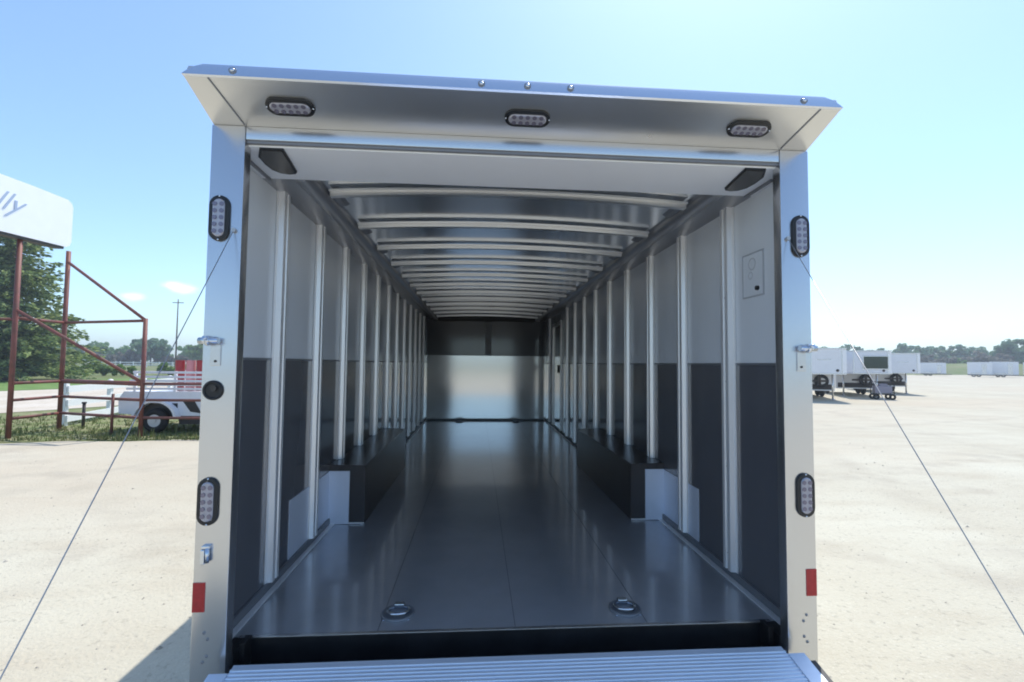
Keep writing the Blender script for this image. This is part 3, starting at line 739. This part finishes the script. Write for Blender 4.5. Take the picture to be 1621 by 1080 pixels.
# small purple-grey equipment cart under the windowed trailer
tb = empty('equipment_cart', 'small purple-grey wheeled cart under the nose of the windowed trailer', 'cart', (21.6, 22.0, 0), -.4)
b = MB(); b.box(-.38, .38, -.22, .22, .36, .74, .02); b.box(-.15, .2, -.16, .16, .741, .86, .02); b.build('housing', PURPLE, tb)
b = MB(); b.path([(-.45, -.24, .3), (.45, -.24, .3), (.45, -.24, .95), (-.45, -.24, .95), (-.45, -.24, .3)], .02); b.path([(-.45, .24, .3), (.45, .24, .3), (.45, .24, .95), (-.45, .24, .95), (-.45, .24, .3)], .02)
for x in (-.45, .45): b.tube((x, -.24, .3), (x, .24, .3), .02, 8); b.tube((x, -.24, .95), (x, .24, .95), .02, 8)
b.build('cage', CHASSIS, tb)
for x in (-.36, .36):
    for y in (-.27, .27):
        b = MB(); b.torus((x, y, .17), .11, .055, (0, 1, 0), 18, 8); b.build('wheel', TYRE, tb)

def box_trailer(loc, rz, L_, label, hgt=2.7, proto={}):
    g = empty('enclosed_trailer', label, 'trailer', loc, rz, 'white enclosed trailers far across the lot')
    b = MB(); b.box(-L_/2, L_/2, 0, 2.5, .5, hgt, .06); b.build('body', WHITE, g)
    b = MB(); b.box(-L_/2, L_/2, .05, 2.45, .32, .499); b.build('chassis', CHASSIS, g)
    b = MB(); b.box(L_/2-1.5, L_/2-.8, -.02, .01, .65, hgt-.35); b.build('door', FRAME, g)
    b = MB(); b.box(-L_/2-.01, L_/2+.01, -.012, .001, .5, .62); b.build('skirt_rail', FRAME, g)
    b = MB(); b.box(-L_/2+.05, L_/2-.05, -.015, .001, hgt-.12, hgt-.04); b.build('roof_rail', FRAME, g)
    for x in (-.9, -.15):
        b = MB(); b.torus((x, .12, .38), .27, .11, (0, 1, 0), 20, 8); b.build('wheel', TYRE, g)
    b = MB(); b.box(-1.35, .3, -.06, -.021, .72, .86); b.build('fender', FRAME, g)
    b = MB(); b.prism([(L_/2, .3), (L_/2+.9, .3), (L_/2+.9, .42), (L_/2, .42)], lambda p: (p[0], 1.1, p[1]), lambda p: (p[0], 1.35, p[1])); b.build('tongue', CHASSIS, g)
    return g
specs = [((100.5, 96, 0), -.80, 5.0, 2.9, 'small white enclosed trailer just right of the gooseneck row'),
         ((101.2, 86.4, 0), -.85, 3.6, 3.0, 'white enclosed trailer at the left end of the far row'),
         ((104.9, 85.0, 0), -.85, 4.0, 3.1, 'bright white enclosed trailer second in the far row'),
         ((108.2, 81.5, 0), -.85, 4.2, 3.0, 'greyish white enclosed trailer cut by the right edge of the photo')]
for (loc, rz, L_, h_, lb) in specs: box_trailer(loc, rz, L_, lb, h_)

# ------------------------------------------------------------------ VEGETATION
def leaf_mat(name, c1, c2, c3):
    M = bpy.data.materials.new(name); M.use_nodes = True
    n = M.node_tree.nodes; l = M.node_tree.links; b = n['Principled BSDF']
    b.inputs['Roughness'].default_value = 0.6; b.inputs['Specular IOR Level'].default_value = 0.25
    g = n.new('ShaderNodeNewGeometry'); rp_ = n.new('ShaderNodeValToRGB')
    rp_.color_ramp.elements[0].color = (*c1, 1); rp_.color_ramp.elements[1].color = (*c3, 1)
    e = rp_.color_ramp.elements.new(.5); e.color = (*c2, 1)
    l.new(g.outputs['Random Per Island'], rp_.inputs[0]); l.new(rp_.outputs[0], b.inputs['Base Color'])
    tr = n.new('ShaderNodeBsdfTranslucent'); l.new(rp_.outputs[0], tr.inputs['Color'])
    ms = n.new('ShaderNodeMixShader'); ms.inputs[0].default_value = .4
    l.new(b.outputs[0], ms.inputs[1]); l.new(tr.outputs[0], ms.inputs[2]); l.new(ms.outputs[0], n['Material Output'].inputs[0])
    return M
SPR = leaf_mat('spruce_needles', (0.05, 0.09, 0.035), (0.18, 0.25, 0.09), (0.44, 0.50, 0.20))
LEAF = leaf_mat('mid_green_leaves', (0.12, 0.23, 0.06), (0.16, 0.30, 0.08), (0.20, 0.34, 0.09))
LEAFY = leaf_mat('bright_green_leaves', (0.14, 0.24, 0.06), (0.19, 0.30, 0.08), (0.24, 0.34, 0.11))
LEAFB = leaf_mat('blue_green_leaves', (0.12, 0.21, 0.11), (0.15, 0.26, 0.13), (0.19, 0.31, 0.16))
LEAFR = leaf_mat('brownish_leaves', (0.17, 0.16, 0.13), (0.22, 0.20, 0.16), (0.26, 0.24, 0.17))
GRASSB = leaf_mat('grass_blades', (0.09, 0.13, 0.035), (0.17, 0.20, 0.07), (0.32, 0.29, 0.15))
BARK = mat('bark', (0.10, 0.075, 0.055), 0.9, bump=.4)

def quads_mesh(name, V, Fc, M, parent=None):
    me = bpy.data.meshes.new(name); me.from_pydata(V, [], Fc); me.materials.append(M)
    o = bpy.data.objects.new(name, me); C.objects.link(o)
    if parent is not None: o.parent = parent
    return o
def leafq(V, Fc, c, d, u, sz, asp=1.0):
    i = len(V); d = d*sz*asp; u = u*sz
    V += [tuple(c-d-u*.3), tuple(c-u*.0+u), tuple(c+d+u*.2), tuple(c-u)]; Fc.append((i, i+1, i+2, i+3))
def rdir(rng):
    z = rng.uniform(-1, 1); t = rng.uniform(0, 2*PI); r = math.sqrt(1-z*z); return Vector((r*math.cos(t), r*math.sin(t), z))
def clump(V, Fc, rng, c, r, n, sz, flat=.7):
    for _ in range(n):
        d = rdir(rng); p = c + Vector((d.x*r, d.y*r, d.z*r*flat)) * rng.uniform(.45, 1.05)
        a = (d + rdir(rng)*.7).normalized(); t1 = a.orthogonal().normalized(); t2 = a.cross(t1)
        leafq(V, Fc, p, t1, t2, sz*rng.uniform(.6, 1.3))
def deciduous(name, loc, h, r, M, label, cat='tree', n=70, q=60, sz=.30, seed=1, group=None):
    rng = random.Random(seed); t = empty(name, label, cat, loc, 0, group)
    b = MB(); b.tube((0, 0, 0), (0, 0, h*.45), h*.022, 8, h*.014)
    for i in range(6):
        a = i*1.05; b.tube((0, 0, h*(.28+.03*i)), (math.cos(a)*r*.55, math.sin(a)*r*.55, h*(.55+.05*i)), h*.010, 6, h*.004)
    b.build('trunk', BARK, t)
    V, Fc = [], []
    for i in range(n):
        d = rdir(rng); k = rng.uniform(.35, .95)
        c = Vector((d.x*r*k, d.y*r*k, h*.60 + d.z*h*.36*k)); clump(V, Fc, rng, c, r*rng.uniform(.14, .28), q, sz)
    quads_mesh('crown', V, Fc, M, t); return t

def spruce(loc, h, r, label, seed=3):
    rng = random.Random(seed); t = empty('spruce_tree', label, 'tree', loc)
    b = MB(); b.tube((0, 0, 0), (0, 0, h*.97), .30, 10, .03); b.build('trunk', BARK, t)
    V, Fc = [], []; z = .7
    while z < h*.98:
        f = 1 - z/h; rad = r*(f**.80)*rng.uniform(.90, 1.08) + .12
        nb = int(6 + 8*f)
        for k in range(nb):
            a = rng.uniform(0, 2*PI); L_ = rad*rng.uniform(.62, 1.12); droop = rng.uniform(.10, .32)
            steps = max(3, int(L_/.32))
            for s_ in range(steps):
                u = (s_+.6)/steps; p = Vector((math.cos(a)*L_*u, math.sin(a)*L_*u, z - droop*L_*u*u + .25*u*u*u*L_*.5))
                wd = .40*(1-u*.55)*(.6+f)
                for _ in range(9):
                    q = p + Vector((rng.gauss(0, wd*.45), rng.gauss(0, wd*.45), rng.gauss(-.06, .11)))
                    dd = Vector((math.cos(a+rng.uniform(-.9, .9)), math.sin(a+rng.uniform(-.9, .9)), rng.uniform(-.5, .2))).normalized()
                    uu = dd.cross(rdir(rng)).normalized()
                    leafq(V, Fc, q, dd, uu, .085*rng.uniform(.7, 1.3), 2.2)
        z += .30 + .10*f
    quads_mesh('foliage', V, Fc, SPR, t); return t
spruce((-37.6, 38.5, 0), 15.3, 5.9, 'large dark spruce with pale green tips behind the white sign', 3)
spruce((-45.5, 42.5, 0), 14.5, 5.2, 'spruce partly cut by the left edge of the photo, behind the blue tank', 7)

# single trees that stand out of the distant wood
deciduous('tree', (-100, 150, 0), 9.6, 4.6, LEAFB, 'round blue-green tree rising above the wood left of the utility pole', seed=5, sz=.45)
deciduous('tree', (-84, 148, 0), 7.6, 4.2, LEAFY, 'bright green tree beside the rear frame post on the left', seed=6, sz=.45)
deciduous('tree', (163, 128, 0), 11.0, 6.0, LEAFB, 'tall spreading tree at the right edge of the photo', seed=8, sz=.5, n=85)
deciduous('tree', (174, 126, 0), 10.5, 6.0, LEAF, 'tree cut by the right edge of the photo, beside the tall spreading one', seed=9, sz=.5)
deciduous('tree', (80, 112, 0), 7.4, 4.4, LEAFY, 'bright green rounded tree behind the third gooseneck trailer', seed=10, sz=.4)
deciduous('tree', (55.5, 96, 0), 8.2, 2.4, LEAFB, 'dark narrow tree just right of the right rear frame post', seed=12, sz=.4, n=40)

def wood(name, line, M, label, seed, hmin, hmax, depth, step, sz):
    rng = random.Random(seed); V, Fc = [], []
    for (x0, y0), (x1, y1) in zip(line, line[1:]):
        L_ = math.hypot(x1-x0, y1-y0); k = int(L_/step)
        for i in range(k):
            t = (i+rng.random())/k; cx = x0+(x1-x0)*t+rng.uniform(-depth, depth)*.5; cy = y0+(y1-y0)*t+rng.uniform(0, depth)
            h = rng.uniform(hmin, hmax); r = h*rng.uniform(.32, .5)
            for _ in range(20):
                d = rdir(rng); kk = rng.uniform(.3, .95)
                clump(V, Fc, rng, Vector((cx+d.x*r*kk, cy+d.y*r*kk, h*.52+d.z*h*.44*kk)), r*rng.uniform(.22, .38), 26, sz)
    tag(quads_mesh(name, V, Fc, M), label, 'woodland', None, 'stuff')
wood('woodland', [(-210, 130), (-150, 165), (-110, 175), (-60, 190), (-10, 200)], LEAF, 'far green wood along the horizon on the left', 21, 7, 9, 10, 2.2, .5)
wood('brush', [(-170, 120), (-120, 142), (-80, 152)], LEAFR, 'grey brown brush in front of the left wood', 22, 3.2, 5.2, 6, 2.4, .4)
wood('woodland', [(45, 190), (120, 180), (190, 150)], LEAFB, 'far blue-green wood along the horizon on the right', 23, 9, 11.5, 12, 2.3, .6)
wood('brush', [(95, 150), (128, 138), (170, 118)], LEAFR, 'grey brown trees behind the far trailers on the right', 24, 5.5, 7.5, 6, 2.3, .45)
wood('hedge', [(130, 142), (165, 122), (200, 95)], LEAF, 'low green hedge at the end of the far field on the right', 25, 4.2, 6, 6, 2.3, .4)
wood('shrubs', [(-48, 47), (-40, 50), (-33, 56)], LEAFY, 'bright weedy shrubs below the spruce on the left', 26, .8, 1.5, 2, .8, .16)

# grass tufts on the strip by the gate
rng = random.Random(5); V, Fc = [], []
for _ in range(5200):
    x = rng.uniform(-15, -3.4); y = 8.75 + rng.random()**1.3*5.5 - max(0, (-9.7-x))*.28
    if rng.random() < .5 and y > 10.5: continue
    h = rng.uniform(.03, .11)*(2.2 if rng.random() < .05 else 1)
    for _ in range(3):
        a = rng.uniform(0, 2*PI); w_ = .008+h*.06; dx, dy = math.cos(a)*w_, math.sin(a)*w_; lx, ly = rng.uniform(-.4, .4)*h, rng.uniform(-.4, .4)*h
        i = len(V); px, py = x+rng.uniform(-.04, .04), y+rng.uniform(-.04, .04)
        V += [(px-dx, py-dy, .006), (px+dx, py+dy, .006), (px+lx, py+ly, h)]; Fc.append((i, i+1, i+2))
tag(quads_mesh('grass', V, Fc, GRASSB), 'rough dry grass along the edge of the lot by the red pipes', 'grass', None, 'stuff')

# ------------------------------------------------------------------ thin summer haze
HZ = bpy.data.materials.new('air_haze'); HZ.use_nodes = True
n = HZ.node_tree.nodes; l = HZ.node_tree.links; n.remove(n['Principled BSDF'])
pv = n.new('ShaderNodeVolumePrincipled'); pv.inputs['Color'].default_value = (0.85, 0.92, 1.0, 1); pv.inputs['Density'].default_value = 0.0012
pv.inputs['Anisotropy'].default_value = 0.3
l.new(pv.outputs[0], n['Material Output'].inputs['Volume'])
b = MB(); b.box(-640, 640, -580, 700, -1, 24); tag(b.build('haze', HZ), kind='stuff')

# loose stones lying on the lot near the trailer
rng = random.Random(77); V, Fc = [], []
for _ in range(2600):
    a = rng.random(); side = rng.choice((-1, 1)); x = side*rng.uniform(1.5, 9); y = -1.2 + 11*rng.random()**1.4
    if x < -2 and y > 8.2: continue
    sz = rng.uniform(.003, .009)*(1 + (rng.random() < .04)*1.2); i = len(V)
    for k in range(5):
        t = 2*PI*k/5 + rng.random()*.5; V.append((x+math.cos(t)*sz*1.3, y+math.sin(t)*sz, .0115))
    V.append((x, y, .012+sz*rng.uniform(.6, 1.0)))
    for k in range(5): Fc.append((i+k, i+(k+1) % 5, i+5))
STONE = mat('loose_stone', (0.36, 0.33, 0.28), 0.9, var=.35, vscale=9)
tag(quads_mesh('gravel', V, Fc, STONE), 'loose small stones scattered over the pale lot', 'gravel', None, 'stuff')
